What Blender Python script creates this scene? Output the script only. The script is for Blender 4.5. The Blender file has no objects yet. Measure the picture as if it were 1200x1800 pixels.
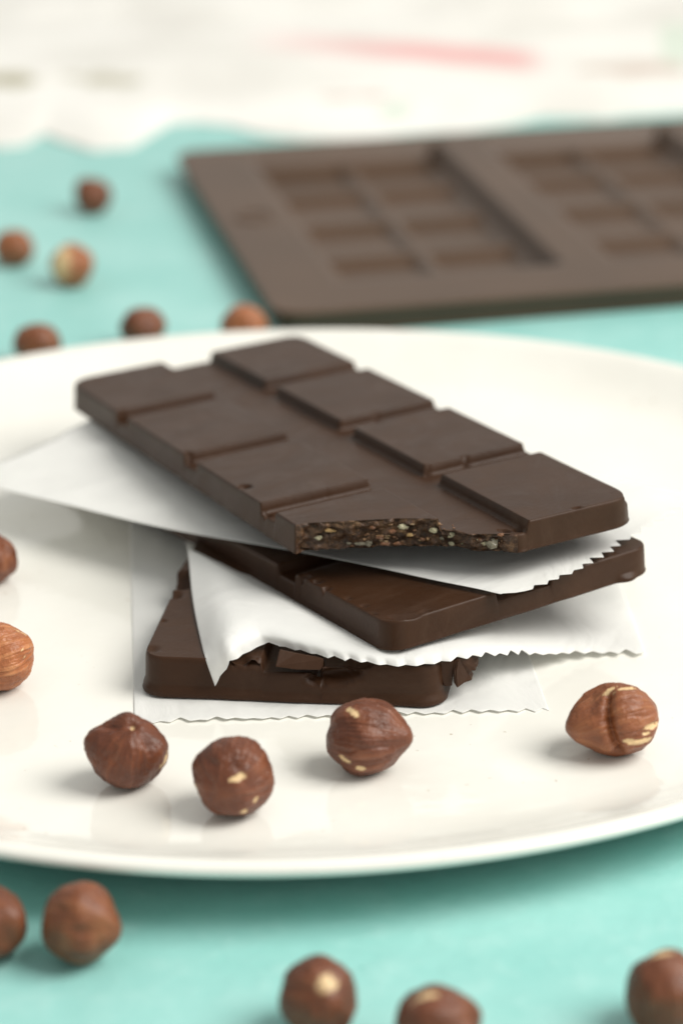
import bpy, math, random
import numpy as np
from mathutils import Matrix, Vector, noise
random.seed(7)
S = 0.01                                   # everything below is written in centimetres
scene = bpy.context.scene

# ------------------------------------------------------------------ camera, world, lamps, exposure
PITCH, ROLL, F, H = 0.37440, -0.01931, 4635.13, 23.9836
FWD = np.array([0, math.cos(PITCH), -math.sin(PITCH)])
_r = np.array([1., 0, 0]); _u = np.array([0, math.sin(PITCH), math.cos(PITCH)])
RT = _r*math.cos(ROLL) + _u*math.sin(ROLL)
UP = -_r*math.sin(ROLL) + _u*math.cos(ROLL)
CAM = np.array([0, 0, H])
cd = bpy.data.cameras.new('camera'); co = bpy.data.objects.new('camera', cd); scene.collection.objects.link(co)
m = Matrix.Identity(4)
for i in range(3):
    m[i][0], m[i][1], m[i][2], m[i][3] = RT[i], UP[i], -FWD[i], CAM[i]*S
co.matrix_world = m
cd.sensor_fit = 'VERTICAL'; cd.sensor_height = 36; cd.sensor_width = 24
cd.lens = F/1800*36; cd.clip_start = 0.02; cd.clip_end = 30
cd.dof.use_dof = True; cd.dof.focus_distance = 0.535; cd.dof.aperture_fstop = 9.5
scene.camera = co
w = bpy.data.worlds.new("World"); scene.world = w; w.use_nodes = True
w.node_tree.nodes['Background'].inputs[0].default_value = (1.0, 1.0, 0.95, 1)
w.node_tree.nodes['Background'].inputs[1].default_value = 0.52
def area(name, loc, target, sx, sy, power, col):
    l = bpy.data.lights.new(name, 'AREA'); l.shape = 'RECTANGLE'; l.size = sx; l.size_y = sy; l.energy = power; l.color = col
    o = bpy.data.objects.new(name, l); scene.collection.objects.link(o)
    o.location = loc; o.rotation_euler = (Vector(target)-Vector(loc)).to_track_quat('-Z', 'Y').to_euler()
    return o
_e, _a = math.radians(47), math.radians(-17)
_c = Vector((0, .55, .02)); _d = 1.6
area('window_light', _c + Vector((math.cos(_e)*math.cos(_a), math.cos(_e)*math.sin(_a), math.sin(_e)))*_d, _c, 1.05, 1.05, 35.0, (1, .965, .90))
area('back_window', (0.2, 3.4, 1.15), (0, .6, 0), 3.2, 1.9, 6.5, (1, .94, .86))
scene.view_settings.view_transform = 'Standard'; scene.view_settings.look = 'None'
scene.view_settings.exposure = 0.0; scene.view_settings.gamma = 1
scene.cycles.max_bounces = 10

def U(px, py, z):
    """point of the photograph (1200x1800 pixels) at a real height z"""
    d = FWD + RT*(px-600)/F - UP*(py-900)/F
    return CAM + d*((z-H)/d[2])
def VP(px, py, P, ang):
    """where the sight line through a pixel meets the upright plane through P at an angle"""
    d = FWD + RT*(px-600)/F - UP*(py-900)/F
    t = math.radians(ang); n = np.array([-math.sin(t), math.cos(t)])
    k = (np.array(P[:2])@n)/(d[:2]@n)
    return CAM + d*k
def ppc(P): return F/((np.array(P)-CAM)@FWD)

# ------------------------------------------------------------------ materials
def mat(name):
    m = bpy.data.materials.new(name); m.use_nodes = True
    nt = m.node_tree; b = nt.nodes['Principled BSDF']
    return m, nt, b
def node(nt, t, **k):
    n = nt.nodes.new(t)
    for a, v in k.items(): setattr(n, a, v)
    return n
def setv(n, **k):
    for a, v in k.items(): n.inputs[a.replace('_', ' ')].default_value = v
def noise_n(nt, scale, detail=4, rough=.55, vec=None, dist=0):
    n = node(nt, 'ShaderNodeTexNoise'); n.inputs['Scale'].default_value = scale; n.inputs['Detail'].default_value = detail
    n.inputs['Roughness'].default_value = rough; n.inputs['Distortion'].default_value = dist
    if vec is None:
        tc = node(nt, 'ShaderNodeTexCoord'); vec = tc.outputs['Object']
    nt.links.new(vec, n.inputs['Vector']); return n.outputs['Fac']
def ramp(nt, src, stops):
    r = node(nt, 'ShaderNodeValToRGB'); cr = r.color_ramp
    while len(cr.elements) > 1: cr.elements.remove(cr.elements[0])
    cr.elements[0].position = stops[0][0]; cr.elements[0].color = (*stops[0][1], 1)
    for p, c in stops[1:]:
        e = cr.elements.new(p); e.color = (*c, 1)
    nt.links.new(src, r.inputs[0]); return r.outputs[0]
def mix(nt, fac, a, b):
    x = node(nt, 'ShaderNodeMix', data_type='RGBA')
    for s, k in ((fac, 0), (a, 6), (b, 7)):
        if isinstance(s, (int, float)): x.inputs[k].default_value = s
        elif isinstance(s, tuple): x.inputs[k].default_value = (*s, 1)
        else: nt.links.new(s, x.inputs[k])
    return x.outputs[2]
def bump(nt, b, h, strength, dist):
    n = node(nt, 'ShaderNodeBump'); n.inputs['Strength'].default_value = strength; n.inputs['Distance'].default_value = dist
    nt.links.new(h, n.inputs['Height']); nt.links.new(n.outputs[0], b.inputs['Normal'])
def g(v): return (v, v, v)

def make_chocolate():
    m, nt, b = mat('dark_chocolate')
    n1 = noise_n(nt, 90, 5); n2 = noise_n(nt, 900, 3, .6)
    n3 = noise_n(nt, 1500, 2, .5); n4 = noise_n(nt, 35, 6, .7, dist=2.5); n5 = noise_n(nt, 420, 2, .5)
    c = ramp(nt, n1, [(.3, (.035, .0146, .0062)), (.7, (.047, .0200, .0088))])
    c = mix(nt, ramp(nt, n4, [(.50, g(0)), (.72, g(.30))]), c, (.085, .048, .030))       # faint bloom
    c = mix(nt, ramp(nt, n5, [(.795, g(0)), (.82, g(.5))]), c, (.20, .13, .08))          # stray crumbs of dust
    nt.links.new(c, b.inputs['Base Color'])
    nt.links.new(ramp(nt, n4, [(.25, g(.36)), (.8, g(.56))]), b.inputs['Roughness'])
    b.inputs['IOR'].default_value = 1.31
    ad = node(nt, 'ShaderNodeMath', operation='MULTIPLY_ADD'); nt.links.new(ramp(nt, n3, [(.20, g(0)), (.26, g(1))]), ad.inputs[0]); ad.inputs[1].default_value = 2.0; nt.links.new(n2, ad.inputs[2])
    bump(nt, b, ad.outputs[0], .16, .0004)
    return m
CHOC = make_chocolate()
def make_break():
    m, nt, b = mat('broken_chocolate')
    n1 = noise_n(nt, 500, 6, .7); n2 = noise_n(nt, 260, 4, .6)
    c = ramp(nt, n1, [(.30, (.022, .009, .005)), (.48, (.075, .034, .015)), (.60, (.21, .105, .045)), (.72, (.42, .26, .12))])
    nt.links.new(mix(nt, .45, c, (.045, .020, .010)), b.inputs['Base Color'])
    b.inputs['Roughness'].default_value = .5
    bump(nt, b, n2, .9, .002)
    return m
BREAK = make_break()
def flat(name, col, rough=.5, var=.25, sc=300, bs=.3):
    m, nt, b = mat(name)
    n = noise_n(nt, sc, 4)
    nt.links.new(ramp(nt, n, [(.3, tuple(c*(1-var) for c in col)), (.7, tuple(min(1, c*(1+var)) for c in col))]), b.inputs['Base Color'])
    b.inputs['Roughness'].default_value = rough
    bump(nt, b, n, bs, .0005)
    return m
NUTM = [flat('pale_nut_flesh', (.42, .38, .25), .45), flat('grey_nut_flesh', (.16, .14, .10), .3), flat('golden_nut_flesh', (.38, .24, .10), .45), flat('toasted_crumb', (.17, .075, .035), .5)]
def make_skin():
    m, nt, b = mat('hazelnut_skin')
    a = node(nt, 'ShaderNodeAttribute', attribute_name='bare'); s = node(nt, 'ShaderNodeAttribute', attribute_name='streak')
    t = node(nt, 'ShaderNodeAttribute', attribute_name='tone')
    n1 = noise_n(nt, 160, 5); n2 = noise_n(nt, 700, 4, .6)
    dark = ramp(nt, s.outputs['Fac'], [(.1, (.072, .021, .0095)), (.55, (.130, .038, .016)), (1.0, (.22, .072, .031))])
    light = ramp(nt, s.outputs['Fac'], [(.1, (.30, .10, .036)), (.5, (.42, .145, .055)), (.95, (.62, .28, .12))])
    c = mix(nt, t.outputs['Fac'], dark, light)
    c = mix(nt, ramp(nt, n1, [(.45, g(0)), (.75, g(.35))]), c, (.10, .032, .02))
    c = mix(nt, a.outputs['Fac'], c, (.70, .50, .27))
    nt.links.new(c, b.inputs['Base Color'])
    b.inputs['Roughness'].default_value = .37; b.inputs['IOR'].default_value = 1.45
    ad = node(nt, 'ShaderNodeMath', operation='ADD'); nt.links.new(n2, ad.inputs[0]); nt.links.new(s.outputs['Fac'], ad.inputs[1])
    bump(nt, b, ad.outputs[0], .55, .0007)
    return m
SKIN = make_skin()
def make_paper():
    m, nt, b = mat('baking_parchment')
    n1 = noise_n(nt, 70, 5, .6); n2 = noise_n(nt, 45, 4, .5, dist=1.5)
    nt.links.new(ramp(nt, n1, [(.25, (.89, .895, .885)), (.75, (.95, .955, .945))]), b.inputs['Base Color'])
    b.inputs['Roughness'].default_value = .5
    bump(nt, b, n2, .45, .002)
    tr = node(nt, 'ShaderNodeBsdfTranslucent'); tr.inputs['Color'].default_value = (.95, .95, .92, 1)
    mx = node(nt, 'ShaderNodeMixShader'); mx.inputs[0].default_value = .34
    nt.links.new(b.outputs[0], mx.inputs[1]); nt.links.new(tr.outputs[0], mx.inputs[2])
    nt.links.new(mx.outputs[0], nt.nodes['Material Output'].inputs['Surface'])
    return m
PAPER = make_paper()
def make_plate():
    m, nt, b = mat('cream_glazed_stoneware')
    n1 = noise_n(nt, 28, 4); sp = noise_n(nt, 420, 2, .5); sp2 = noise_n(nt, 60, 2)
    base = ramp(nt, n1, [(.3, (.785, .775, .72)), (.7, (.84, .835, .785))])
    mask = ramp(nt, sp, [(.715, g(0)), (.755, g(.6))])
    mm = node(nt, 'ShaderNodeMath', operation='MULTIPLY'); nt.links.new(mask, mm.inputs[0]); nt.links.new(ramp(nt, sp2, [(.45, g(0)), (.6, g(1))]), mm.inputs[1])
    nt.links.new(mix(nt, mm.outputs[0], base, (.36, .26, .15)), b.inputs['Base Color'])
    b.inputs['Roughness'].default_value = .09; b.inputs['IOR'].default_value = 1.5
    bump(nt, b, n1, .22, .002)
    return m
PLATE = make_plate()
def make_table():
    m, nt, b = mat('turquoise_paint')
    n1 = noise_n(nt, 6, 6, .6, dist=.6); n2 = noise_n(nt, 110, 5, .65); n3 = noise_n(nt, 330, 2, .5); n4 = noise_n(nt, 30, 5, .6)
    c = ramp(nt, n1, [(.25, (.26, .575, .54)), (.5, (.325, .63, .595)), (.75, (.39, .68, .645))])
    c = mix(nt, ramp(nt, n4, [(.4, g(0)), (.75, g(.40))]), c, (.17, .49, .45))
    c = mix(nt, ramp(nt, n2, [(.50, g(0)), (.8, g(.5))]), c, (.46, .72, .69))
    c = mix(nt, ramp(nt, n3, [(.77, g(0)), (.80, g(.7))]), c, (.02, .27, .22))
    nt.links.new(c, b.inputs['Base Color'])
    b.inputs['Roughness'].default_value = .50
    bump(nt, b, n2, .35, .0012)
    return m
TABLE = make_table()
def make_silicone():
    m, nt, b = mat('brown_silicone')
    n1 = noise_n(nt, 20, 4)
    nt.links.new(ramp(nt, n1, [(.3, (.066, .035, .017)), (.7, (.085, .045, .023))]), b.inputs['Base Color'])
    b.inputs['Roughness'].default_value = .48
    bump(nt, b, noise_n(nt, 600, 3), .15, .0005)
    return m
SILI = make_silicone()

# ------------------------------------------------------------------ object helpers
def link(o, parent=None):
    scene.collection.objects.link(o)
    if parent is not None: o.parent = parent
    return o
def empty(name, loc, label, cat, group=None):
    o = bpy.data.objects.new(name, None); link(o); o.location = [c*S for c in loc]; o.empty_display_size = .01
    o['label'] = label; o['category'] = cat
    if group: o['group'] = group
    return o
def normals(V, Fq):
    N = np.zeros_like(V)
    for n in (3, 4):
        f = np.array([x for x in Fq if len(x) == n])
        if len(f) == 0: continue
        a = V[f]
        if n == 3: nn = np.cross(a[:, 1]-a[:, 0], a[:, 2]-a[:, 0])
        else: nn = np.cross(a[:, 2]-a[:, 0], a[:, 3]-a[:, 1])
        for k in range(n): np.add.at(N, f[:, k], nn)
    l = np.linalg.norm(N, axis=1); l[l == 0] = 1
    return N/l[:, None]
def emit(name, V, faces, material, parent=None, loc=(0, 0, 0), N=None, attrs=None):
    """one mesh object from the vertices its faces use; N keeps shading continuous over seams"""
    V = np.asarray(V, float); used = sorted({i for f in faces for i in f}); mp = {v: k for k, v in enumerate(used)}
    me = bpy.data.meshes.new(name)
    me.from_pydata([tuple(p) for p in (V[used]-np.array(loc))*S], [], [[mp[i] for i in f] for f in faces])
    me.materials.append(material)
    for p in me.polygons: p.use_smooth = True
    if attrs:
        for k, a in attrs.items():
            at = me.attributes.new(k, 'FLOAT', 'POINT'); at.data.foreach_set('value', np.asarray(a, np.float32)[used])
    me.update()
    if N is not None: me.normals_split_custom_set_from_vertices([tuple(x) for x in N[used]])
    return link(bpy.data.objects.new(name, me), parent)
def fbm(x, y, z=0, o=3):
    s = 0; a = 1; t = 0
    for _ in range(o):
        s += a*noise.noise(Vector((x, y, z))); t += a; a *= .5; x *= 2.03; y *= 2.03; z *= 2.03
    return s/t
def sstep(a, b, x):
    t = np.clip((x-a)/(b-a), 0, 1); return t*t*(3-2*t)
def lines(breaks, step):
    """grid coordinates that hold every break exactly"""
    br = sorted(set(round(b, 4) for b in breaks)); out = []
    for a, b in zip(br, br[1:]):
        n = max(1, int(math.ceil((b-a)/step - 1e-6)))
        out += [a+(b-a)*k/n for k in range(n)]
    return np.array(out+[br[-1]])

# ------------------------------------------------------------------ table
def tabletop():
    V = [(-90, -60, 0), (90, -60, 0), (90, 260, 0), (-90, 260, 0), (-90, -60, -3), (90, -60, -3), (90, 260, -3), (-90, 260, -3)]
    Fq = [(0, 1, 2, 3), (7, 6, 5, 4), (0, 4, 5, 1), (1, 5, 6, 2), (2, 6, 7, 3), (3, 7, 4, 0)]
    o = emit('tabletop', V, Fq, TABLE); o['kind'] = 'structure'
    for p in o.data.polygons: p.use_smooth = False
tabletop()

# ------------------------------------------------------------------ plate
PC = (-1.16, 56.2); ZP = 0.5               # centre of the plate, height of its floor
def plate():
    prof = [(0, .5), (6, .5), (11.2, .5), (12.2, .505), (12.8, .53), (13.4, .60), (14.1, .80), (14.6, 1.02), (14.95, 1.22), (15.20, 1.36), (15.36, 1.43), (15.50, 1.44),
            (15.62, 1.40), (15.67, 1.32), (15.63, 1.23), (15.5, 1.14), (15.1, .90), (14.3, .50), (13.2, .22), (12, .12), (11, .11), (10.5, .10), (10.35, .02), (9.9, .0), (9.6, .02), (9.5, .09), (0, .09)]
    n = 256; V = []; Fq = []
    for i, (r, z) in enumerate(prof):
        for k in range(n):
            a = 2*math.pi*k/n; rr = r*(1+.0016*math.sin(3*a+1)+.0009*math.sin(7*a)) if r > 1 else r
            V.append((PC[0]+rr*math.cos(a), PC[1]+rr*math.sin(a), z + (.012*math.sin(2*a+.5)*sstep(12, 15.5, r))))
    for i in range(len(prof)-1):
        for k in range(n):
            a, b = i*n+k, i*n+(k+1) % n
            f = (a, a+n, b+n, b)
            Fq.append(f if r else f)
    o = emit('dinner_plate', V, Fq, PLATE, loc=(PC[0], PC[1], 0))
    o.location = (PC[0]*S, PC[1]*S, 0)
    o['label'] = 'large round cream glazed plate with a raised rim carrying the chocolate stack'; o['category'] = 'plate'
plate()

# ------------------------------------------------------------------ chocolate bars
class Bar:
    """a moulded bar: u runs across it, v along it towards the camera, both from its far left corner"""
    def __init__(s, x, y, yaw, ztop, tx, ty, T, W, L):
        s.o = np.array([x, y]); s.e = np.array([math.cos(yaw), math.sin(yaw)]); s.n = np.array([math.sin(yaw), -math.cos(yaw)])
        s.z, s.tx, s.ty, s.T, s.W, s.L = ztop, tx, ty, T, W, L
    def top(s, u, v): return s.z + s.tx*u + s.ty*v
    def world(s, u, v, h):
        u, v, h = map(np.asarray, (u, v, h)); P = s.o + u[..., None]*s.e + v[..., None]*s.n
        return np.concatenate([P, (s.top(u, v)-s.T+h)[..., None]], -1)
    def uv(s, x, y):
        d = np.stack([np.asarray(x)-s.o[0], np.asarray(y)-s.o[1]], -1); return d@s.e, d@s.n
def build_bar(B, root, cols, rows, lip=0, gd=.25, rc=.7, corners=(1, 1, 1, 1), pits=(), step=.075, cut=None, v0=0, cutU=0, wallmod=None, seed=0, skiprow=None, edge=.06):
    """cols, rows: (start, end) of the raised squares; corners: rounded or not, far left, far right, near right, near left"""
    W, L, T = B.W, B.L, B.T
    ub = [0, W, rc, W-rc] + [c+d for c in cols for c, d in ((c[0], 0), (c[0], edge*.4), (c[0], edge), (c[0], edge+.05), (c[1], 0), (c[1], -edge*.4), (c[1], -edge), (c[1], -edge-.05))]
    vb = [0, L, rc, L-rc] + [c+d for c in rows for c, d in ((c[0], 0), (c[0], edge*.4), (c[0], edge), (c[0], edge+.05), (c[1], 0), (c[1], -edge*.4), (c[1], -edge), (c[1], -edge-.05))]
    if cut: vb += [v0]; ub += [cutU] + list(np.arange(0, cutU, .045))
    ub = [x for x in ub if -1e-6 <= x <= W+1e-6]; vb = [x for x in vb if -1e-6 <= x <= L+1e-6]
    us, vs = lines(ub, step), lines(vb, step)
    nu, nv = len(us), len(vs)
    Ug, Vg = np.meshgrid(us, vs)                       # [row v][col u]
    # heights
    Hh = np.full_like(Ug, T-gd)
    for (c0, c1) in cols:
        for (r0, r1) in rows:
            fu = 1.0; fv = 1.0
            if c0 > 1e-6: fu = fu*sstep(c0, c0+edge, Ug)
            if c1 < W-1e-6: fu = fu*(1-sstep(c1-edge, c1, Ug))
            if r0 > 1e-6: fv = fv*sstep(r0, r0+edge, Vg)
            if r1 < L-1e-6: fv = fv*(1-sstep(r1-edge, r1, Vg))
            ins = (Ug >= c0-1e-6) & (Ug <= c1+1e-6) & (Vg >= r0-1e-6) & (Vg <= r1+1e-6)
            Hh = np.where(ins, T-gd+gd*np.minimum(fu, fv), Hh)
    # concave fillet where groove floors meet the walls, slight dishing
    for (u_, v_, r_, d_) in pits:
        q = np.hypot(Ug-u_, Vg-v_); Hh = Hh - d_*np.clip(1-(q/r_)**2, 0, 1)**.7
    for i in range(nv):
        for j in range(nu):
            Hh[i, j] += .006*fbm(Ug[i, j]*.9, Vg[i, j]*.9, seed)
    # rounded corners (square to quarter disc)
    Up, Vp = Ug.copy(), Vg.copy()
    for k, (su, sv) in enumerate(((0, 0), (1, 0), (1, 1), (0, 1))):
        if not corners[k]: continue
        cu = (W-rc) if su else rc; cv = (L-rc) if sv else rc
        a = (Ug-cu)/rc*(1 if su else -1); b = (Vg-cv)/rc*(1 if sv else -1)
        mk = (a > 0) & (b > 0)
        aa = a*np.sqrt(np.clip(1-b*b/2, 0, 1)); bb = b*np.sqrt(np.clip(1-a*a/2, 0, 1))
        Up = np.where(mk, cu+aa*rc*(1 if su else -1), Up); Vp = np.where(mk, cv+bb*rc*(1 if sv else -1), Vp)
    if cut:
        cu = np.array([cut(x) for x in us])[None, :]
        Vp = np.where((Vg > v0) & (cu < L-1e-6), v0+(Vg-v0)*(cu-v0)/(L-v0), Vp)
    P = B.world(Up, Vp, Hh)
    idx = np.arange(nu*nv).reshape(nv, nu)
    V = [P.reshape(-1, 3)]; faces = []; lab = []
    for i in range(nv-1):
        vm = (vs[i]+vs[i+1])/2
        for j in range(nu-1):
            um = (us[j]+us[j+1])/2; l = -1
            for a, (c0, c1) in enumerate(cols):
                for b, (r0, r1) in enumerate(rows):
                    if c0 < um < c1 and r0 < vm < r1: l = a*10+b
            faces.append((idx[i, j], idx[i+1, j], idx[i+1, j+1], idx[i, j+1])); lab.append(l)
    # wall: loop near edge left->right, right edge near->far, far edge right->left, left edge far->near
    loop = [(nv-1, j) for j in range(nu)] + [(i, nu-1) for i in range(nv-2, -1, -1)] + [(0, j) for j in range(nu-2, -1, -1)] + [(i, 0) for i in range(1, nv-1)]
    li = np.array([idx[a] for a in loop]); n = len(loop)
    lu = np.array([Up[a] for a in loop]); lv = np.array([Vp[a] for a in loop]); lh = np.array([Hh[a] for a in loop])
    tu = np.roll(lu, -2)-np.roll(lu, 2); tv = np.roll(lv, -2)-np.roll(lv, 2); tl = np.hypot(tu, tv); tl[tl == 0] = 1
    ou, ov = -tv/tl, tu/tl                              # outward
    # check orientation: on the near edge outward is +v
    if ov[5] < 0: ou, ov = -ou, -ov
    broken = np.array([bool(cut) and a[0] == nv-1 and us[a[1]] < cutU and True for a in loop])
    fr = [.97, .92, .84, .74, .64, .54, .44, .34, .25, .17, .11, .06, .02, 0.]
    of = [.018, .032, .038, .042, .046, .050, .054, .058, .060, .062, .066, .085, .075, .01]
    prev = li; cnt = nu*nv; wl = []
    for k, (f_, o_) in enumerate(zip(fr, of)):
        off = np.full(n, o_); hh = lh*f_ + 0
        if f_ < .18: off = off + lip
        if f_ < .2: off = off + .03*np.array([fbm(lu[q]*1.3+9, lv[q]*1.3, seed+k*.02) for q in range(n)])
        bk = broken
        if cut:
            nz = np.array([fbm(lu[q]*5, lv[q]*5, k*.55+seed, 4) if bk[q] else 0 for q in range(n)])
            fade = np.clip((cutU-lu)/.3, 0, 1)*np.clip(lu/.1, 0, 1)
            off = np.where(bk, (.30*nz*(1 if k < 13 else .5) - .05*(1-f_)*2)*fade + o_*(1-fade), off)
        if wallmod:
            off = off + np.array([wallmod(lu[q], lv[q], hh[q]) for q in range(n)])
        ring = B.world(lu+ou*off, lv+ov*off, hh); V.append(ring)
        cur = cnt+np.arange(n); cnt += n
        for q in range(n):
            q2 = (q+1) % n
            faces.append((prev[q], cur[q], cur[q2], prev[q2])); lab.append(-2 if (broken[q] and lu[q] < cutU-.02) else -1)
        prev = cur
    c = B.world(np.array(lu.mean()), np.array(lv.mean()), np.array(0.))[None]; V.append(c)
    for q in range(n): faces.append((prev[q], cnt, prev[(q+1) % n])); lab.append(-1)
    V = np.concatenate(V); N = normals(V, faces)
    f0 = faces[0]; nn = np.cross(V[f0[1]]-V[f0[0]], V[f0[2]]-V[f0[0]])
    if nn[2] < 0: faces = [f[::-1] for f in faces]; N = -N
    loc = np.array(root.location)/S
    groups = {}
    for f, l in zip(faces, lab): groups.setdefault(l, []).append(f)
    for l in sorted(groups):
        nm, mt = ('slab', CHOC) if l == -1 else ('broken_face', BREAK) if l == -2 else ('square', CHOC)
        emit(nm, V, groups[l], mt, root, loc=loc, N=None if l == -2 else N)

YAW = .4382
ex_, ey_ = math.sin(YAW), -math.cos(YAW)
TOP = Bar(-7.212+ex_*.75, 64.819+ey_*.75, YAW, 2.537, .041, .068, .65, 6.56, 16.85)
MYAW = math.radians(29.8)
_mn = np.array([math.sin(MYAW), -math.cos(MYAW)])
MID = Bar(*(np.array([.93, 48.77])-_mn*16.85), MYAW, 2.36-.068*16.85, .048, .068, .64, 6.487, 16.85)
BYAW = math.radians(-7.6)
_bn = np.array([math.sin(BYAW), -math.cos(BYAW)])
BOT = Bar(*(np.array([-4.13, 49.50])-_bn*8.4), BYAW, 1.43, 0, 0, .88, 6.12, 8.4)

def irregular(name, P, sz, material, parent, seed, thick=.6):
    """a small faceted chunk"""
    rnd = random.Random(seed); V = []; n1, n2 = 5, 8; loc = np.array(parent.location)/S
    V.append((0, 0, 1)); 
    for i in range(1, n1):
        for k in range(n2):
            a, b = math.pi*i/n1, 2*math.pi*(k+rnd.uniform(-.25, .25))/n2
            V.append((math.sin(a)*math.cos(b), math.sin(a)*math.sin(b), math.cos(a)))
    V.append((0, 0, -1)); V = np.array(V)*np.array([rnd.uniform(.6, 1.25) for _ in V])[:, None]
    Vw = np.array([P + RT*v[0]*sz[0] + UP*v[1]*sz[1] - FWD*v[2]*thick*min(sz) for v in V])
    Fq = [(0, 1+k, 1+(k+1) % n2) for k in range(n2)]
    for i in range(n1-2):
        for k in range(n2): Fq.append((1+i*n2+k, 1+(i+1)*n2+k, 1+(i+1)*n2+(k+1) % n2, 1+i*n2+(k+1) % n2))
    b = 1+(n1-2)*n2; last = len(V)-1
    for k in range(n2): Fq.append((b+k, last, b+(k+1) % n2))
    return name, Vw, Fq
def chunk(name, P, sz, material, parent, seed, thick=.6):
    nm, V, Fq = irregular(name, P, sz, material, parent, seed, thick)
    o = emit(nm, V, Fq, material, parent, loc=np.array(parent.location)/S)
    for p in o.data.polygons: p.use_smooth = False
    return o

FLAKE = [flat('golden_flake', (.20, .11, .05), .45, .6, 900), flat('brown_flake', (.12, .06, .028), .4, .6, 900), flat('tan_flake', (.25, .165, .09), .45, .5, 900)]
def top_bar():
    c = TOP.world(np.array(3.2), np.array(8.4), np.array(0.))
    root = empty('chocolate_bar', c, 'topmost chocolate bar with eight squares, its near corner bitten off to show nut pieces', 'chocolate bar', 'stacked dark chocolate bars')
    cols = [(0, 2.60), (3.90, 6.487)]; rows = [(0, 3.50), (4.20, 7.87), (8.57, 12.25), (12.95, 16.85)]
    pts = [(0, 14.0), (.25, 14.05), (.9, 14.42), (1.9, 15.0), (2.60, 15.60), (2.86, 15.80), (2.92, 16.18), (3.2, 16.42), (3.55, 16.70), (3.74, 16.85)]
    def cut(u):
        for (a, b), (c_, d) in zip(pts, pts[1:]):
            if u <= c_: return min(16.85, b+(d-b)*(u-a)/(c_-a) + (.03*fbm(u*6, 3.3) if u < 3.5 else 0))
        return 16.85
    pits = [(.10, 3.56, .13, .2), (.10, 7.80, .09, .12), (.16, 10.95, .15, .16), (.05, 12.4, .09, .12), (4.95, 12.2, .06, .16), (4.0, 12.22, .08, .1), (3.86, 16.66, .10, .12),
            (5.15, 16.80, .055, .12), (3.62, 16.6, .1, .16), (4.9, 7.83, .05, .1), (1.55, 12.22, .03, .05), (6.2, 16.5, .04, .03)]
    build_bar(TOP, root, cols, rows, pits=pits, corners=(1, 1, 1, 0), cut=cut, v0=13.0, cutU=3.72, seed=1.3, rc=.58)
    # nut pieces in the broken face, each lying in the break plane
    A = TOP.world(np.array(0.), np.array(13.8), np.array(.3)); Bp = TOP.world(np.array(2.9), np.array(15.8), np.array(.3))
    ang = math.degrees(math.atan2(Bp[1]-A[1], Bp[0]-A[0]))
    A2 = TOP.world(np.array(2.9), np.array(16.15), np.array(.3)); B2 = TOP.world(np.array(3.74), np.array(16.85), np.array(.3))
    ang2 = math.degrees(math.atan2(B2[1]-A2[1], B2[0]-A2[0]))
    def onface(x, y):
        return VP(x, y, A2, ang2) if x > 818 else VP(x, y, A, ang)
    L_ = [(560, 945, 9, 6, 0), (581, 932, 12, 5, 2), (708, 926, 12, 6, 0), (762, 932, 9, 7, 0), (793, 940, 9, 8, 0), (793, 968, 7, 6, 0), (815, 956, 8, 3, 0), (864, 956, 16, 12, 1), (851, 958, 7, 5, 0),
          (648, 955, 9, 7, 1), (668, 944, 10, 6, 3), (677, 962, 12, 5, 3), (636, 964, 18, 4, 1), (841, 948, 6, 3, 0), (776, 946, 5, 5, 1), (613, 966, 7, 3, 1), (720, 940, 8, 4, 2), (700, 966, 12, 4, 3),
          (690, 934, 10, 6, 3), (742, 948, 7, 4, 3), (655, 927, 8, 4, 3), (880, 940, 8, 4, 3)]
    for k, (x, y, a, b, t) in enumerate(L_):
        y = min(y, 955); P = onface(x, y); q = ppc(P)
        chunk('nut_piece', P + np.array([.0, -.01, .0]), (a*.82/q, b*.78/q), NUTM[t], root, k, .7)
    rn = random.Random(11)
    for k in range(20):                                                # golden flakes of nut, thickest in the middle of the break
        x = rn.gauss(672, 52) if k % 4 else rn.uniform(550, 810); x = min(max(x, 548), 812)
        y = rn.uniform(921, 958) if x < 815 else rn.uniform(944, 957); P = onface(x, y); q = ppc(P)
        chunk('nut_flake', P + np.array([0, .0, 0]), (rn.uniform(3, 8)/q, rn.uniform(1.2, 3.2)/q), FLAKE[k % 3], root, 300+k, .8)
    Vs = []; Fs = []; rnd = random.Random(5)
    for k in range(100):
        x = rnd.uniform(545, 890); y = rnd.uniform(922, 961)
        if x > 820: y = rnd.uniform(942, 961)
        P = onface(x, y); q = ppc(P)
        _, V, Fq = irregular('', P+np.array([0, .015, 0]), (rnd.uniform(.8, 4.2)/q, rnd.uniform(.7, 2.0)/q), None, root, 100+k, .8)
        b = len(Vs); Vs += list(V); Fs += [tuple(i+b for i in f) for f in Fq]
    o = emit('crumbs', Vs, Fs, flat('crumb_mix', (.15, .075, .036), .5, .8, 1500), root, loc=np.array(root.location)/S)
    o['kind'] = 'stuff'
top_bar()

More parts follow.
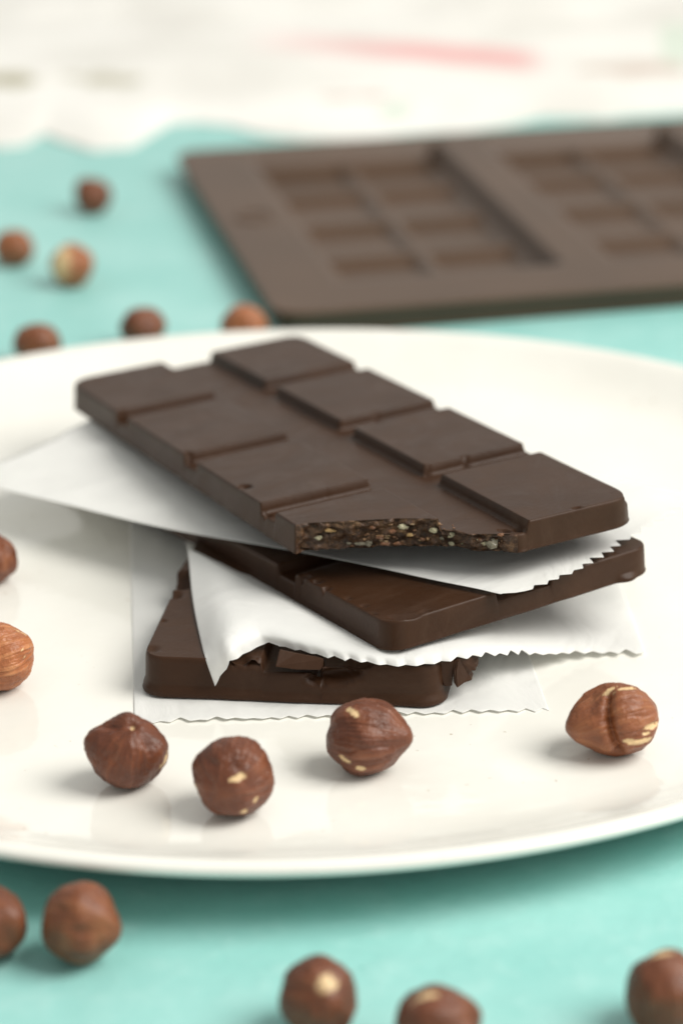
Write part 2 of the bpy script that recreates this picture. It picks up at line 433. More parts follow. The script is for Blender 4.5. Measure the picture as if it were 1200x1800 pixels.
def mid_bar():
    c = MID.world(np.array(3.2), np.array(8.4), np.array(0.))
    root = empty('chocolate_bar', c, 'middle chocolate bar, mostly hidden between two sheets of white parchment, smooth near corner', 'chocolate bar', 'stacked dark chocolate bars')
    cols = [(0, 2.60), (3.90, 6.487)]; rows = [(0, 3.50), (4.20, 7.87), (8.57, 12.25), (12.95, 16.85)]
    pits = [(.12, 15.6, .07, .12), (.05, 16.1, .05, .1), (.10, 15.0, .08, .12), (.9, 16.72, .06, .1), (.05, 14.2, .08, .2), (.10, 13.7, .10, .2), (.05, 13.25, .12, .2)]
    pits += [(a, 16.80+b, .13, .035) for a, b in ((.35, -.10), (.50, -.03), (.65, -.0), (.25, -.22))]
    def wm(u, v, h):
        d = 0
        if v > 16.5 and 5.6 < u < 6.1 and h < .12: d += .10*math.sin((u-5.6)/.5*math.pi)
        return d
    build_bar(MID, root, cols, rows, gd=.22, pits=pits, rc=.42, seed=4.1, wallmod=wm)
    P = MID.world(np.array(.35), np.array(16.72), np.array(-.03)); chunk('chocolate_drip', P, (.14, .05), CHOC, root, 9, 2)
mid_bar()

def bottom_bar():
    c = BOT.world(np.array(3.2), np.array(4.2), np.array(0.))
    root = empty('chocolate_bar', c, 'bottom chocolate piece facing the viewer with a chipped front edge and a jagged right end', 'chocolate bar', 'stacked dark chocolate bars')
    cols = [(0, 2.5), (3.65, 6.12)]; rows = [(0, 3.9), (4.75, 8.4)]
    def wm(u, v, h):
        d = 0
        if v > 8.2:
            # scooped chip under the front edge
            q = ((u-3.95)/.62)**2 + ((h-(.60+.16*(u-3.95)))/.17)**2
            d -= .30*max(0, 1-q)**.6
            q = ((u-2.10)/.5)**2 + ((h-.86)/.11)**2; d -= .22*max(0, 1-q)**.5
        if u < .3 and v < 4.9: d += .12*max(0, 1-abs(v-4.0)/1.2) + .05*fbm(v*6, h*6)
        return d
    pits = [(.12, 8.05, .16, .06), (.08, 6.6, .05, .08), (.6, 7.2, .03, .03), (2.0, 8.36, .22, .13), (2.42, 8.37, .07, .10), (3.95, 8.33, .5, .12), (4.5, 8.3, .3, .14),
            (.1, 4.6, .3, .1), (.05, 5.2, .2, .12), (.03, 4.2, .25, .14)]
    build_bar(BOT, root, cols, rows, gd=.25, rc=.42, pits=pits, step=.07, seed=7.7, lip=.05, wallmod=wm)
    loc = np.array(root.location)/S
    # slanted chip lying on the front edge: an angular little slab
    def block(name, front, depth, thick=None):
        """front: outline of (px, py, world y); extruded back along y"""
        pts = []
        for (x, y, Y) in front:
            d = FWD + RT*(x-600)/F - UP*(y-900)/F; pts.append(CAM + d*(Y/d[1]))
        n = len(pts); back = [p + np.array(depth) for p in pts]
        V = pts + back; Fq = [tuple(range(n))[::-1], tuple(range(n, 2*n))] + [(i, (i+1) % n, n+(i+1) % n, n+i) for i in range(n)]
        o = emit(name, V, Fq, CHOC, root, loc=loc)
        for p in o.data.polygons: p.use_smooth = False
        bv = o.modifiers.new('bevel', 'BEVEL'); bv.width = .00018; bv.segments = 2
        return o
    block('chip', [(484, 1172, 48.93), (491, 1142, 49.20), (520, 1148, 49.16), (560, 1155, 49.06), (569, 1158, 49.0), (568, 1170, 48.92), (563, 1178, 48.9), (520, 1177, 48.9)], (0, .30, -.12))
    block('shard', [(768, 1165, 48.95), (785, 1156, 49.0), (797, 1160, 48.98), (794, 1206, 48.95), (780, 1207, 48.95)], (.1, 1.3, 0))
    block('shard', [(794, 1163, 49.0), (806, 1158, 48.98), (800, 1180, 48.88), (803, 1210, 48.86), (797, 1200, 48.9), (795, 1178, 48.95)], (.08, .5, 0))
    block('shard', [(806, 1158, 48.98), (818, 1153, 49.1), (840, 1159, 49.25), (836, 1166, 49.2), (839, 1172, 49.2), (834, 1174, 49.15), (836, 1179, 49.15), (827, 1180, 49.1), (824, 1186, 49.1), (829, 1196, 49.1), (815, 1201, 48.98), (803, 1210, 48.86), (801, 1180, 48.88)], (.05, .30, 0))
bottom_bar()

# ------------------------------------------------------------------ parchment
def curve(pts, n, teeth=None, ts=None):
    pts = np.array(pts, float); d = np.r_[0, np.cumsum(np.linalg.norm(np.diff(pts, axis=0), axis=1))]
    if ts is None: ts = np.linspace(0, 1, n)
    t = np.asarray(ts)*d[-1]; out = []
    for x in t:
        i = min(max(np.searchsorted(d, x)-1, 0), len(d)-2); k = (x-d[i])/(d[i+1]-d[i])
        p0, p1, p2, p3 = pts[max(i-1, 0)], pts[i], pts[i+1], pts[min(i+2, len(pts)-1)]
        t0 = (p2-p0)/(2 if i > 0 else 1); t3 = (p3-p1)/(2 if i+2 < len(pts) else 1)
        seg = d[i+1]-d[i]
        m1 = (p2-p0)/((d[i+1]-d[max(i-1, 0)]) or 1)*seg; m2 = (p3-p1)/((d[min(i+2, len(d)-1)]-d[i]) or 1)*seg
        k2, k3 = k*k, k*k*k
        out.append((2*k3-3*k2+1)*p1+(k3-2*k2+k)*m1+(-2*k3+3*k2)*p2+(k3-k2)*m2)
    return np.array(out), d[-1]
def zig(x, period, seed):
    """pinked edge: sharp teeth whose size wanders, x in cm along the edge"""
    x = x + .06*noise.noise(Vector((x*1.1, seed, 0)))
    k = x/period; f = k-math.floor(k); i = math.floor(k)
    a = .62+.8*noise.noise(Vector((i*1.7, seed, 4.4)))
    return (1-abs(2*f-1))*a
def sheet(name, near, left, right, far, nn, nl, zfix, label, amp, period, seed, phase=0):
    """Coons patch between four curves (near and far run left to right, left and right run near to far)"""
    a, ln = curve(near, nn); c, _ = curve(far, nn)
    tl = np.linspace(0, 1, nl)**1.6
    b, _ = curve(left, nl, ts=tl); d, _ = curve(right, nl, ts=tl)
    s = np.linspace(0, 1, nn)[None, :, None]; t = tl[:, None, None]
    P = (1-t)*a[None]+t*c[None]+(1-s)*b[:, None]+s*d[:, None]-((1-s)*(1-t)*a[0]+s*(1-t)*a[-1]+(1-s)*t*c[0]+s*t*c[-1])
    # teeth cut from the near edge
    inward = (P[min(4, nl-1)]-P[0]); inward /= np.linalg.norm(inward, axis=1)[:, None]
    for j in range(nn):
        z = zig(j/(nn-1)*ln+phase, period, seed)*amp*min(1, j/(nn-1)*ln/.6)
        for i in range(nl):
            dist = np.linalg.norm((P[i, j]-P[0, j])) if i else 0
            if i == 0: base = P[0, j].copy()
            w_ = max(0, 1-(np.linalg.norm(P[i, j]-base) if i else 0)/.32)
            P[i, j] = P[i, j] + inward[j]*z*w_
    for i in range(nl):
        for j in range(nn): P[i, j, 2] = zfix(P[i, j, 0], P[i, j, 1], P[i, j, 2], tl[i], j/(nn-1))
    Z0_ = P[..., 2].copy()
    for _ in range(40):
        Zs = P[..., 2]; Q = Zs.copy()
        Q[1:-1, 1:-1] = (Zs[:-2, 1:-1]+Zs[2:, 1:-1]+Zs[1:-1, :-2]+Zs[1:-1, 2:])/4
        Q[0, 2:-2] = (Zs[0, :-4]+Zs[0, 1:-3]+Zs[0, 2:-2]+Zs[0, 3:-1]+Zs[0, 4:])/5
        P[..., 2] = np.clip(Q, Z0_-.04, Z0_+.08)
    V = P.reshape(-1, 3); Fq = [(i*nn+j, i*nn+j+1, (i+1)*nn+j+1, (i+1)*nn+j) for i in range(nl-1) for j in range(nn-1)]
    loc = V.mean(0); loc[2] = V[:, 2].min()
    o = emit(name, V, Fq, PAPER, loc=loc); o.location = loc*S
    so = o.modifiers.new('thickness', 'SOLIDIFY'); so.thickness = .00009; so.offset = 0
    o['label'] = label; o['category'] = 'parchment sheet'; o['group'] = 'parchment sheets between the bars'
    return o
def clampuv(B, x, y):
    u, v = B.uv(x, y); uc, vc = min(max(u, 0), B.W), min(max(v, 0), B.L)
    return uc, vc, math.hypot(u-uc, v-vc)
def over(B, x, y, z, slope, gap=.02):
    """the paper lies on the bar below it and falls away outside it"""
    u, v, d = clampuv(B, x, y); return max(z, B.top(u, v)+gap-slope*d)
def under(B, x, y, z, slope, gap=.03):
    u, v, d = clampuv(B, x, y); return min(z, B.top(u, v)-B.T-gap+slope*d)
def bitten(u, v): return u < 3.7 and v > 13.4+.76*u

def sheet_A():
    N0 = U(860, 1040, 2.50); al, ar = 141, 42
    lp = [N0] + [VP(x, y, N0, al) for x, y in ((780, 1025), (700, 1006), (620, 988), (530, 970), (460, 957), (400, 947), (320, 933), (250, 919), (170, 900), (100, 881), (0, 858))]
    def onmid(x, y, gap=.12):
        z = 2.5
        for _ in range(8):
            P = U(x, y, z); u, v = MID.uv(P[0], P[1]); z = MID.top(u, min(v, MID.L))+gap
        return U(x, y, z)
    dl = np.array([math.cos(math.radians(al)), math.sin(math.radians(al)), 0]); dr = np.array([math.cos(math.radians(ar)), math.sin(math.radians(ar)), 0])
    lp.append(lp[-1] + dl*2.0 + np.array([0, 0, -.02]))
    rp = [N0] + [onmid(x, y) for x, y in ((885, 1044), (907, 1041), (947, 1032), (975, 1020), (1007, 1007), (1051, 984), (1073, 972), (1100, 952))]
    rp.append(rp[-1] + dr*1.6 + np.array([0, 0, .22])); rp.append(rp[-1]+dr*1.2+np.array([0, 0, .05]))
    # near curve must carry the teeth: it runs N -> E, the sheet's depth runs N -> W
    E_, W_ = rp[-1], lp[-1]
    far = [W_ + (p-N0)*np.array([1, 1, .25]) for p in rp]
    right = [E_ + (p-N0)*np.array([1, 1, .9]) for p in lp]
    def zf(x, y, z, t, s):
        z += .02*fbm(x*.6, y*.6, 2.2)
        z = over(MID, x, y, z, .9, .10); z = under(TOP, x, y, z, .7)
        return max(z, ZP+.06)
    sheet('parchment_sheet', rp, lp, right, far, 240, 150, zf, 'upper parchment sheet under the bitten chocolate bar, its long smooth edge sweeping left', .24, .36, 3.1)
sheet_A()

def sheet_B():
    FP = (-2.6, 49.13)
    near = [VP(378, 1206, FP, -7.6), VP(396, 1186, FP, -7.6), VP(412, 1170, FP, -7.6), U(428, 1156, 1.45), U(446, 1147, 1.46), U(468, 1140, 1.47), U(520, 1150, 1.46), U(600, 1168, 1.45), U(700, 1176, 1.45), U(780, 1168, 1.46), U(850, 1158, 1.38), U(930, 1154, 1.0), U(1000, 1151, .72), U(1060, 1150, .61), U(1135, 1150, .59)]
    left = [near[0], VP(368, 1178, FP, -7.6), U(360, 1154, 1.44), U(352, 1122, 1.47), U(343, 1080, 1.48), U(337, 1040, 1.49), U(333, 995, 1.50), U(329, 955, 1.50), U(325, 915, 1.5), U(322, 870, 1.45)]
    far0 = left[-1]; farR = far0 + np.array([9.8, 1.5, -.85])
    far = [far0 + (farR-far0)*k for k in np.linspace(0, 1, 6)]
    right = [near[-1] + (farR-near[-1])*k for k in np.linspace(0, 1, 6)]
    def zf(x, y, z, t, s):
        z += .018*fbm(x*.8, y*.8, 5.2)
        z = over(BOT, x, y, z, 6); z = under(MID, x, y, z, .6, .05)
        return max(z, ZP+.05)
    sheet('parchment_sheet', near, left, right, far, 300, 110, zf, 'middle parchment sheet with a pointed corner folding down over the bottom bar', .27, .37, 8.3)
sheet_B()

def sheet_C():
    a = U(236, 1272, .53); b = U(965, 1250, .53)
    near = [a + (b-a)*k for k in np.linspace(0, 1, 8)]
    dv = np.array([-.075, 1, 0])*13.5
    far = [p+dv for p in near]
    left = [a+dv*k for k in np.linspace(0, 1, 5)]; right = [b+dv*k for k in np.linspace(0, 1, 5)]
    def zf(x, y, z, t, s):
        k = 1-min(1, clampuv(BOT, x, y)[2]/.4)
        z = ZP + .012 + (1-k)*float(sstep(0, .12, min(s, 1-s)))*(.045+.05*fbm(x*.9, y*.3, 1.7))
        return max(z, ZP+.006)
    sheet('parchment_sheet', near, left, right, far, 240, 80, zf, 'lowest parchment sheet lying flat on the plate under the whole stack', .20, .37, 12.9)
sheet_C()

# ------------------------------------------------------------------ hazelnuts
def vd(x, y):
    """direction on the unit ball seen from the camera at (x, y), each -1..1, y up"""
    r2 = x*x+y*y
    if r2 > .98: k = math.sqrt(.98/r2); x *= k; y *= k; r2 = .98
    return np.array([x, y, math.sqrt(1-r2)])
def hazelnut(cx, cy, rx, ry, surf, label, tip=(0, .8, .6), tipamp=.16, tipw=.45, bulges=(), grooves=(), patches=(), tone=0., seed=0, nt=(72, 48), streak=5, group=None, depth=None):
    ppcm = ppc(U(cx, cy, surf+.65)); a, b = rx/ppcm, ry/ppcm; dz = depth or (a+b)/2*.98
    C = U(cx, cy, surf+b*.97)
    nu, nv = nt; D = [(0, 1, 0)]
    for i in range(1, nv):
        for k in range(nu):
            t, p = math.pi*i/nv, 2*math.pi*k/nu
            D.append((math.sin(t)*math.cos(p), math.cos(t), math.sin(t)*math.sin(p)))
    D.append((0, -1, 0)); D = np.array(D, float)
    tip = np.array(tip, float); tip /= np.linalg.norm(tip)
    tmp = np.cross(tip, [.3, .2, .93]); tmp /= np.linalg.norm(tmp); tm2 = np.cross(tip, tmp)
    r = np.ones(len(D)); bare = np.zeros(len(D)); streakv = np.zeros(len(D)); ton = np.full(len(D), float(tone))
    def ang(d): d = np.array(d, float); d /= np.linalg.norm(d); return np.arccos(np.clip(D@d, -1, 1))
    r += tipamp*np.exp(-(ang(tip)/tipw)**2) - tipamp*.25*np.exp(-(ang(-tip)/.7)**2)
    for d, am, wd in bulges: r += am*np.exp(-(ang(d)/wd)**2)
    for pts, dep, wd in grooves:
        best = np.full(len(D), 9.)
        for p, q in zip(pts, pts[1:]):
            for k in np.linspace(0, 1, 7): best = np.minimum(best, ang(np.array(p)*(1-k)+np.array(q)*k))
        r -= dep*np.exp(-(best/wd)**2)
    az = np.arctan2(D@tm2, D@tmp); pol = ang(tip)
    for i in range(len(D)):
        v = Vector(D[i])
        n0 = noise.noise(v*1.5+Vector((seed*3.1, 0, 0))); n1 = noise.noise(v*4+Vector((0, seed*2.3, 0)))
        st = noise.noise(Vector((math.cos(az[i])*streak, math.sin(az[i])*streak, pol[i]*.8+seed))) 
        st2 = noise.noise(Vector((math.cos(az[i])*streak*3.3, math.sin(az[i])*streak*3.3, pol[i]*1.3+seed)))
        r[i] += .095*n0 + .022*n1 + .010*noise.noise(v*9+Vector((seed, 2, 5))) + (.011*st+.004*st2-.030*max(0, .12-abs(st))/.12-.012*max(0, .15-abs(st2))/.15)*math.sin(pol[i])**1.5
        streakv[i] = .5+.35*st*math.sin(pol[i])**.5+.22*st2*math.sin(pol[i])**.5+.35*noise.noise(v*2.3+Vector((seed, 7, 1)))
    for (x, y, rot, ln, wd) in patches:
        c = vd(x, y); ca, sa = math.cos(math.radians(rot)), math.sin(math.radians(rot))
        ax = np.array([ca, sa, 0]); ax -= c*(ax@c); ax /= np.linalg.norm(ax); ay = np.cross(c, ax)
        for i in range(len(D)):
            if D[i]@c < .5: continue
            p, q = (D[i]@ax)/ln, (D[i]@ay)/wd
            e = math.hypot(p, q) + .45*noise.noise(Vector(D[i])*7+Vector((seed, x*5, y*5))) + .38*noise.noise(Vector(D[i])*19+Vector((seed, x*5, y*5)))
            s_ = float(1-sstep(.78, 1.08, e)); bare[i] = max(bare[i], s_); r[i] -= .008*s_
    P = D*r[:, None]
    Vw = C + np.outer(P[:, 0]*a, RT) + np.outer(P[:, 1]*b, UP) - np.outer(P[:, 2]*dz, FWD)
    Vw[:, 2] += surf - Vw[:, 2].min() - .012
    Fq = [(0, 1+(k+1) % nu, 1+k) for k in range(nu)]
    for i in range(nv-2):
        for k in range(nu): Fq.append((1+i*nu+k, 1+i*nu+(k+1) % nu, 1+(i+1)*nu+(k+1) % nu, 1+(i+1)*nu+k))
    bb = 1+(nv-2)*nu
    for k in range(nu): Fq.append((bb+k, bb+(k+1) % nu, len(D)-1))
    loc = np.array([C[0], C[1], surf])
    o = emit('hazelnut', Vw, Fq, SKIN, loc=loc, attrs=dict(bare=bare, streak=streakv, tone=ton)); o.location = loc*S
    o['label'] = label; o['category'] = 'hazelnut'; o['group'] = group or 'hazelnuts on the plate'
    return o
HI = (190, 130); GT = 'hazelnuts on the turquoise table'
# on the plate
hazelnut(225, 1326, 72, 62, ZP, 'lobed brown hazelnut on the plate left of the round streaked one, pale tip facing up', tip=vd(.15, .78), tipamp=.03, tipw=.25,
         bulges=[(vd(0, .97), .24, .30), (vd(-.85, .35), .13, .5), (vd(.85, .25), .10, .45), (vd(0, -.95), .05, .35), (vd(-.7, -.6), -.06, .4), (vd(.7, -.65), -.08, .35)],
         grooves=[([vd(.15, .8), vd(-.25, .78), vd(-.6, .75)], .12, .13), ([vd(.15, .8), vd(.35, .6), vd(.5, .3)], .06, .12), ([vd(.1, .75), vd(-.25, .35), vd(-.35, -.1)], .05, .12)],
         patches=[(.16, .79, 90, .09, .06), (.93, -.22, 70, .34, .14)], seed=1, nt=HI, tone=.02)
hazelnut(410, 1366, 70, 72, ZP, 'round hazelnut nearest the front plate rim with a pale streak across its middle', tip=vd(-.25, -.3), tipamp=.02,
         bulges=[(vd(.3, .6), .05, .5), (vd(-.1, -.6), .05, .5)], grooves=[([vd(-.6, .45), vd(-.25, .30), vd(.1, .55), vd(.5, .45)], .06, .11), ([vd(-.5, -.1), vd(-.55, -.5), vd(-.3, -.85)], .05, .12)],
         patches=[(.14, .06, 18, .23, .085), (.28, -.80, 110, .14, .10), (.60, -.52, 60, .10, .07), (-.92, -.40, 95, .22, .12)], seed=2.3, nt=HI, tone=.04)
hazelnut(642, 1296, 70, 67, ZP, 'reddish brown hazelnut touching the view of the bottom bar, pointed tip to the right', tip=vd(.96, -.06), tipamp=.20, tipw=.36,
         bulges=[(vd(-.3, .7), .04, .5), (vd(-.1, -.9), .03, .4)], patches=[(-.30, .66, -48, .24, .085), (-.55, -.58, 5, .20, .09), (-.12, -.78, 15, .12, .07), (.97, -.12, 80, .12, .06)], seed=3.7, nt=HI, tone=.05)
hazelnut(1083, 1267, 75, 65, ZP, 'deeply furrowed hazelnut on the right of the plate with pale stripes on its right side', tip=vd(-.93, -.30), tipamp=.26, tipw=.45,
         bulges=[(vd(-.62, .66), -.12, .38), (vd(-.5, -.85), -.04, .35), (vd(.35, .85), .09, .4), (vd(.85, -.1), .05, .4), (vd(.4, .5), .05, .6), (vd(.55, -.6), .05, .5)], grooves=[([vd(-.25, .75), vd(-.30, .35), vd(-.28, .0), vd(-.20, -.35), vd(-.02, -.75), vd(0, -.95)], .26, .12)],
         patches=[(.15, .84, 22, .24, .07), (-.22, .86, 35, .2, .06), (.74, -.12, 0, .26, .08), (.45, -.50, -12, .42, .09), (.6, -.3, -5, .1, .04)], seed=4.1, nt=HI, tone=.42, streak=6)
hazelnut(-4, 1159, 66, 59, ZP, 'light orange brown hazelnut at the left edge of the plate with fine veins', tip=vd(-.8, -.3), tipamp=.1, patches=[(.62, .80, 10, .22, .035), (.70, .25, 35, .06, .03), (.80, .05, 40, .05, .03)], seed=5.5, nt=HI, tone=.95, streak=7,
         bulges=[(vd(.7, .6), .05, .5)])
hazelnut(-22, 981, 54, 47, ZP, 'dark brown hazelnut farthest back at the left edge of the plate', tip=vd(.1, .8), seed=6.6, tone=.15)
# in front, on the table
hazelnut(140, 1626, 68, 73, 0, 'reddish hazelnut in front of the plate at left, blunt tip pointing right', tip=vd(.95, -.15), tipamp=.14, tipw=.4, bulges=[(vd(.1, .8), .05, .5)], grooves=[([vd(-.3, .3), vd(.0, -.1), vd(.5, -.1)], .04, .2)], seed=7.2, tone=.25, group=GT, nt=(110, 70))
hazelnut(-22, 1626, 68, 66, 0, 'dark hazelnut cut by the left edge of the photo in front of the plate', tip=vd(.8, .2), seed=8.1, tone=.12, group=GT, grooves=[([vd(.3, .6), vd(.6, .1), vd(.6, -.4)], .05, .2)], nt=(110, 70))
hazelnut(560, 1754, 71, 71, 0, 'dark glossy hazelnut at the bottom centre with a round cream spot on top', tip=vd(.3, .2), tipamp=.05, patches=[(.22, .50, 30, .26, .22)], seed=9.4, tone=.06, group=GT, nt=(110, 70))
hazelnut(768, 1806, 80, 74, 0, 'low hazelnut at the bottom edge right of the cream spotted one with tan scar', tip=vd(-.3, .6), tipamp=.04, patches=[(-.28, .82, 8, .30, .10)], seed=10.3, tone=.05, group=GT, nt=(110, 70))
hazelnut(1170, 1746, 73, 74, 0, 'brown hazelnut in the lower right corner with a pale top', tip=vd(-.1, .9), tipamp=.05, patches=[(-.15, .93, 5, .3, .08)], seed=11.8, tone=.10, group=GT, nt=(110, 70))
# behind, on the table
hazelnut(163, 345, 33, 32, 0, 'small dark hazelnut farthest back, alone on the turquoise table', tip=vd(0, -.8), tipamp=.05, seed=12.2, tone=.12, group=GT, bulges=[(vd(-.7, .7), .1, .4), (vd(.7, .6), .1, .4)])
hazelnut(24, 437, 36, 32, 0, 'reddish hazelnut at the left edge beside the half peeled one', tip=vd(.8, -.1), seed=13.4, tone=.45, group=GT)
hazelnut(127, 467, 38, 38, 0, 'half peeled hazelnut with cream flesh on its left side', tip=vd(.8, .2), patches=[(-.50, .05, 85, .80, .50)], seed=14.6, tone=.75, group=GT)
hazelnut(66, 605, 42, 36, 0, 'reddish hazelnut behind the plate rim, farthest left of the three there', tip=vd(.5, .7), tipamp=.06, seed=15.1, tone=.25, group=GT)
hazelnut(252, 576, 40, 36, 0, 'dark hazelnut behind the plate rim, middle one of the three there', tip=vd(-.3, .6), tipamp=.05, seed=16.8, tone=.15, group=GT)
hazelnut(429, 573, 42, 36, 0, 'orange brown hazelnut behind the plate rim beside the mould corner', tip=vd(.1, .7), tipamp=.05, seed=17.3, tone=.7, group=GT)

# ------------------------------------------------------------------ silicone mould
def mould():
    yaw = math.radians(11.2); e = np.array([math.cos(yaw), math.sin(yaw)]); n = np.array([-math.sin(yaw), math.cos(yaw)])
    O = U(487, 552, .85)[:2]                         # near left corner
    W, L, Z = 30.0, 21.0, .86
    root = empty('chocolate_mould', (O[0]+e[0]*W/2+n[0]*L/2, O[1]+e[1]*W/2+n[1]*L/2, 0), 'brown silicone chocolate bar mould with sunken squares on the turquoise table behind the plate', 'chocolate mould')
    def loc2(px, py):
        d = U(px, py, .85)[:2]-O; return d@e, d@n
    cu0, cv0 = loc2(600, 494)
    cavs = [(cu0+8.75*k, cv0, 7.0, 16.9) for k in range(3)]
    edge = .12; ub = [0, W, .3, W-.3]; vb = [0, L, .3, L-.3]
    cells = []
    for ci, (a, b, w_, l_) in enumerate(cavs):
        for x in (a, a+w_): ub += [x, x+edge*(1 if x == a else -1)]
        for y in (b, b+l_): vb += [y, y+edge*(1 if y == b else -1)]
        cw, cl = 2.85, 3.55; gu = (w_-2*cw)/3; gv = (l_-4*cl)/5
        for i in range(2):
            for j in range(4):
                x0 = a+gu+(cw+gu)*i; y0 = b+gv+(cl+gv)*j; cells.append((ci, x0, y0, x0+cw, y0+cl))
                for x in (x0, x0+edge, x0+cw-edge, x0+cw): ub.append(x)
                for y in (y0, y0+edge, y0+cl-edge, y0+cl): vb.append(y)
    us, vs = lines(ub, .3), lines(vb, .3); nu, nv = len(us), len(vs)
    Ug, Vg = np.meshgrid(us, vs); Hh = np.full_like(Ug, Z)
    def box(x0, y0, x1, y1):
        return np.minimum(np.minimum(sstep(x0, x0+edge, Ug), 1-sstep(x1-edge, x1, Ug)), np.minimum(sstep(y0, y0+edge, Vg), 1-sstep(y1-edge, y1, Vg)))
    for (a, b, w_, l_) in cavs: Hh = Hh - .54*box(a, b, a+w_, b+l_)
    for c in cells: Hh = Hh - .24*box(*c[1:])
    # small raised ring beside the first cavity
    ru, rv = loc2(446, 381); q = np.hypot(Ug-ru, Vg-rv); 
    P = np.stack([O[0]+Ug*e[0]+Vg*n[0], O[1]+Ug*e[1]+Vg*n[1], Hh], -1)
    # round the outer corners
    rc = .9
    for su in (0, 1):
        for sv in (0, 1):
            cu = W-rc if su else rc; cv = L-rc if sv else rc
            a = (Ug-cu)*(1 if su else -1); b = (Vg-cv)*(1 if sv else -1); d = np.hypot(a, b)
            mk = (a > 0) & (b > 0) & (d > rc)
            A = np.where(mk, a/np.maximum(d, 1e-6)*rc, a); Bq = np.where(mk, b/np.maximum(d, 1e-6)*rc, b)
            uu = cu+A*(1 if su else -1); vv = cv+Bq*(1 if sv else -1)
            P[..., 0] = np.where(mk, O[0]+uu*e[0]+vv*n[0], P[..., 0]); P[..., 1] = np.where(mk, O[1]+uu*e[1]+vv*n[1], P[..., 1])
    idx = np.arange(nu*nv).reshape(nv, nu); faces = []; lab = []
    for i in range(nv-1):
        vm = (vs[i]+vs[i+1])/2
        for j in range(nu-1):
            um = (us[j]+us[j+1])/2; l = ('m',)
            for k, (a, b, w_, l_) in enumerate(cavs):
                if a < um < a+w_ and b < vm < b+l_: l = ('c', k)
            for k, c in enumerate(cells):
                if c[1] < um < c[3] and c[2] < vm < c[4]: l = ('s', c[0], k)
            faces.append((idx[i, j], idx[i, j+1], idx[i+1, j+1], idx[i+1, j])); lab.append(l)
    loop = [idx[0, j] for j in range(nu)]+[idx[i, nu-1] for i in range(1, nv)]+[idx[nv-1, j] for j in range(nu-2, -1, -1)]+[idx[i, 0] for i in range(nv-2, 0, -1)]
    V = [P.reshape(-1, 3)]; cnt = nu*nv; prev = loop; base = P.reshape(-1, 3)[loop]; ctr = base.mean(0)
    for off, z in ((.04, Z-.03), (.06, Z-.10), (.05, Z-.20), (0, Z-.25), (-.10, Z-.27), (-.16, Z-.34), (-.2, .05), (-.24, .0)):
        # offset in local axes
        du = (base[:, :2]-O)@e; dv = (base[:, :2]-O)@n
        su = np.where(du < .5, -1, np.where(du > W-.5, 1, 0)); sv = np.where(dv < .5, -1, np.where(dv > L-.5, 1, 0))
        R = base.copy(); R[:, 0] += off*(su*e[0]+sv*n[0]); R[:, 1] += off*(su*e[1]+sv*n[1]); R[:, 2] = z
        V.append(R); cur = list(range(cnt, cnt+len(loop))); cnt += len(loop)
        for q_ in range(len(loop)):
            q2 = (q_+1) % len(loop); faces.append((prev[q_], cur[q_], cur[q2], prev[q2])); lab.append(('m',))
        prev = cur
    V = np.concatenate(V); N = normals(V, faces); lc = np.array(root.location)/S
    gr = {}
    for f, l in zip(faces, lab): gr.setdefault(l, []).append(f)
    body = emit('mould_body', V, gr[('m',)], SILI, root, loc=lc, N=N)
    cav = {}
    for l in sorted(k for k in gr if k[0] == 'c'): cav[l[1]] = emit('bar_cavity', V, gr[l], SILI, root, loc=lc, N=N)
    for l in sorted(k for k in gr if k[0] == 's'): emit('square_hollow', V, gr[l], SILI, cav[l[1]], loc=lc, N=N)
    # ring
    C = O+ru*e+rv*n; Vr = []; Fr = []
    for i in range(32):
        for k in range(8):
            t, p = 2*math.pi*i/32, 2*math.pi*k/8; r = .62+.12*math.cos(p)
            Vr.append((C[0]+r*math.cos(t), C[1]+r*math.sin(t), Z+.07*math.sin(p)))
    for i in range(32):
        for k in range(8): Fr.append((i*8+k, ((i+1) % 32)*8+k, ((i+1) % 32)*8+(k+1) % 8, i*8+(k+1) % 8))
    emit('embossed_ring', Vr, Fr, SILI, root, loc=lc)
mould()

# ------------------------------------------------------------------ cloth
def make_cloth_mat():
    m, nt, b = mat('printed_cotton')
    tc = node(nt, 'ShaderNodeTexCoord')
    n1 = noise_n(nt, 9, 4); weave = noise_n(nt, 900, 2)
    c = ramp(nt, n1, [(.3, (.70, .685, .64)), (.6, (.90, .89, .855))])
    a = node(nt, 'ShaderNodeAttribute', attribute_name='pink'); c = mix(nt, a.outputs['Fac'], c, (.80, .24, .25))
    a = node(nt, 'ShaderNodeAttribute', attribute_name='olive'); c = mix(nt, a.outputs['Fac'], c, (.30, .27, .13))
    a = node(nt, 'ShaderNodeAttribute', attribute_name='rust'); c = mix(nt, a.outputs['Fac'], c, (.45, .28, .20))
    a = node(nt, 'ShaderNodeAttribute', attribute_name='sage'); c = mix(nt, a.outputs['Fac'], c, (.55, .68, .56))
    nt.links.new(c, b.inputs['Base Color']); b.inputs['Roughness'].default_value = .9
    bump(nt, b, weave, .3, .0008)
    return m
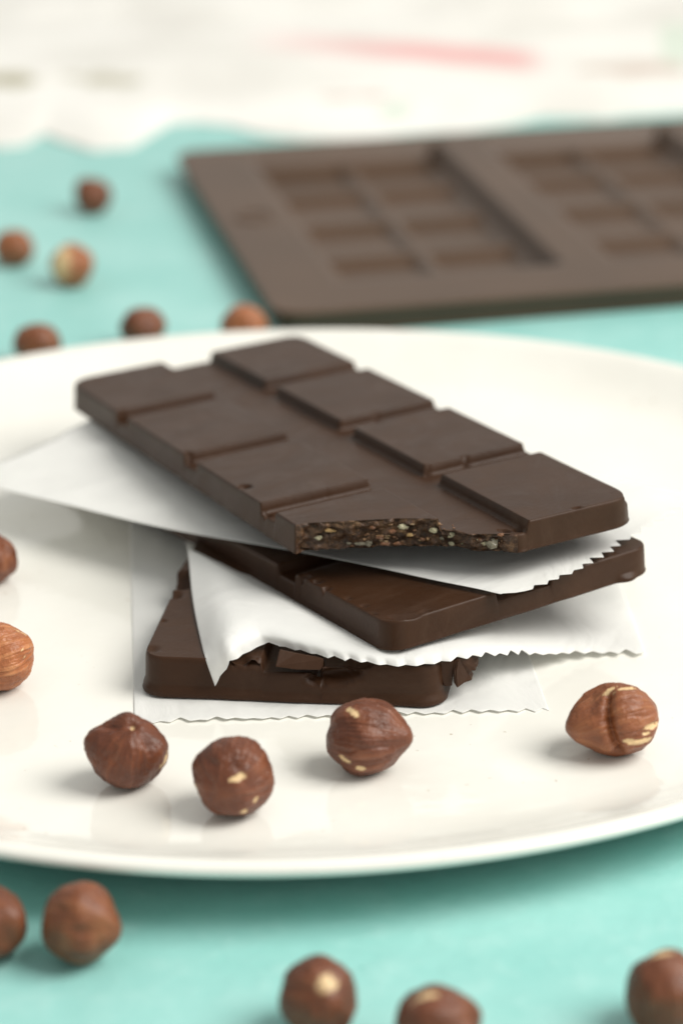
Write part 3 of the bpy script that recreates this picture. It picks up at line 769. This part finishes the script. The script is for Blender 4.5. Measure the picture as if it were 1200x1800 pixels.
def cloth():
    front = [(-400, 250), (-150, 240), (0, 250), (45, 246), (75, 226), (110, 240), (160, 256), (230, 250), (270, 226), (300, 208), (345, 206), (400, 212), (450, 226), (520, 236), (600, 236), (660, 232), (720, 226), (800, 222), (870, 214), (950, 196), (1050, 200), (1150, 190), (1300, 180), (1600, 175)]
    pf = np.array([U(x, y, .25)[:2] for x, y in front])
    nx, ny = 420, 150; xs = np.linspace(-42, 46, nx); yf = np.interp(xs, pf[:, 0], pf[:, 1])
    V = []; pk = []; ol = []; ru = []; sg = []
    def pix(P):
        d = P-CAM; z = d@FWD; return 600+F*(d@RT)/z, 900-F*(d@UP)/z
    def blob(x, y, cx, cy, rx, ry, sd):
        e = math.hypot((x-cx)/rx, (y-cy)/ry) + .7*noise.noise(Vector((x*.02, y*.04, sd)))
        return float(1-sstep(.6, 1.1, e))
    for i in range(ny):
        t = i/(ny-1)
        for j in range(nx):
            x = xs[j]; y0_ = (t**1.25)*(170-106); y = 106 + y0_ + (yf[j]-106)*math.exp(-y0_/2.5) + .25*(1-t)*fbm(x*.9, 3, 1)
            d = y0_
            fold = .9*(.5+.5*math.sin(d*.42+x*.06+1.6*fbm(x*.05, d*.05, 2)))**2 + .5*fbm(x*.12, d*.3, 5)
            z = .10 + .28*float(sstep(0, 2.0, d)) + float(sstep(.6, 14, d))*(.35+.8*max(fold, 0)) 
            z = max(z, .08)
            V.append((x, y, z))
            px, py = pix(np.array(V[-1]))
            yl = 62+ .075*(px-420)                                      # printed band runs with the fold
            w_ = float(sstep(400, 560, px)*(1-sstep(900, 975, px)))
            pk.append(.62*(.45+.55*float(sstep(520, 760, px)))*w_*float(1-sstep(8, 22, abs(py-yl-6+5*noise.noise(Vector((px*.01, 0, 0)))))))
            ol.append(.75*max(blob(px, py, 10, 140, 110, 13, 1), .8*blob(px, py, 185, 140, 60, 12, 2)))
            ru.append(.5*max(blob(px, py, 1120, 122, 110, 12, 3), blob(px, py, 620, 170, 60, 6, 6)))
            sg.append(.6*max(blob(px, py, 1195, 75, 40, 50, 4), blob(px, py, 690, 190, 40, 18, 5)))
    Fq = [(i*nx+j, i*nx+j+1, (i+1)*nx+j+1, (i+1)*nx+j) for i in range(ny-1) for j in range(nx-1)]
    o = emit('tea_towel', V, Fq, make_cloth_mat(), attrs=dict(pink=pk, olive=ol, rust=ru, sage=sg))
    so = o.modifiers.new('thickness', 'SOLIDIFY'); so.thickness = .0011; so.offset = -1
    o['label'] = 'rumpled white cloth with a pink stripe lying across the table behind the mould'; o['category'] = 'cloth'
cloth()
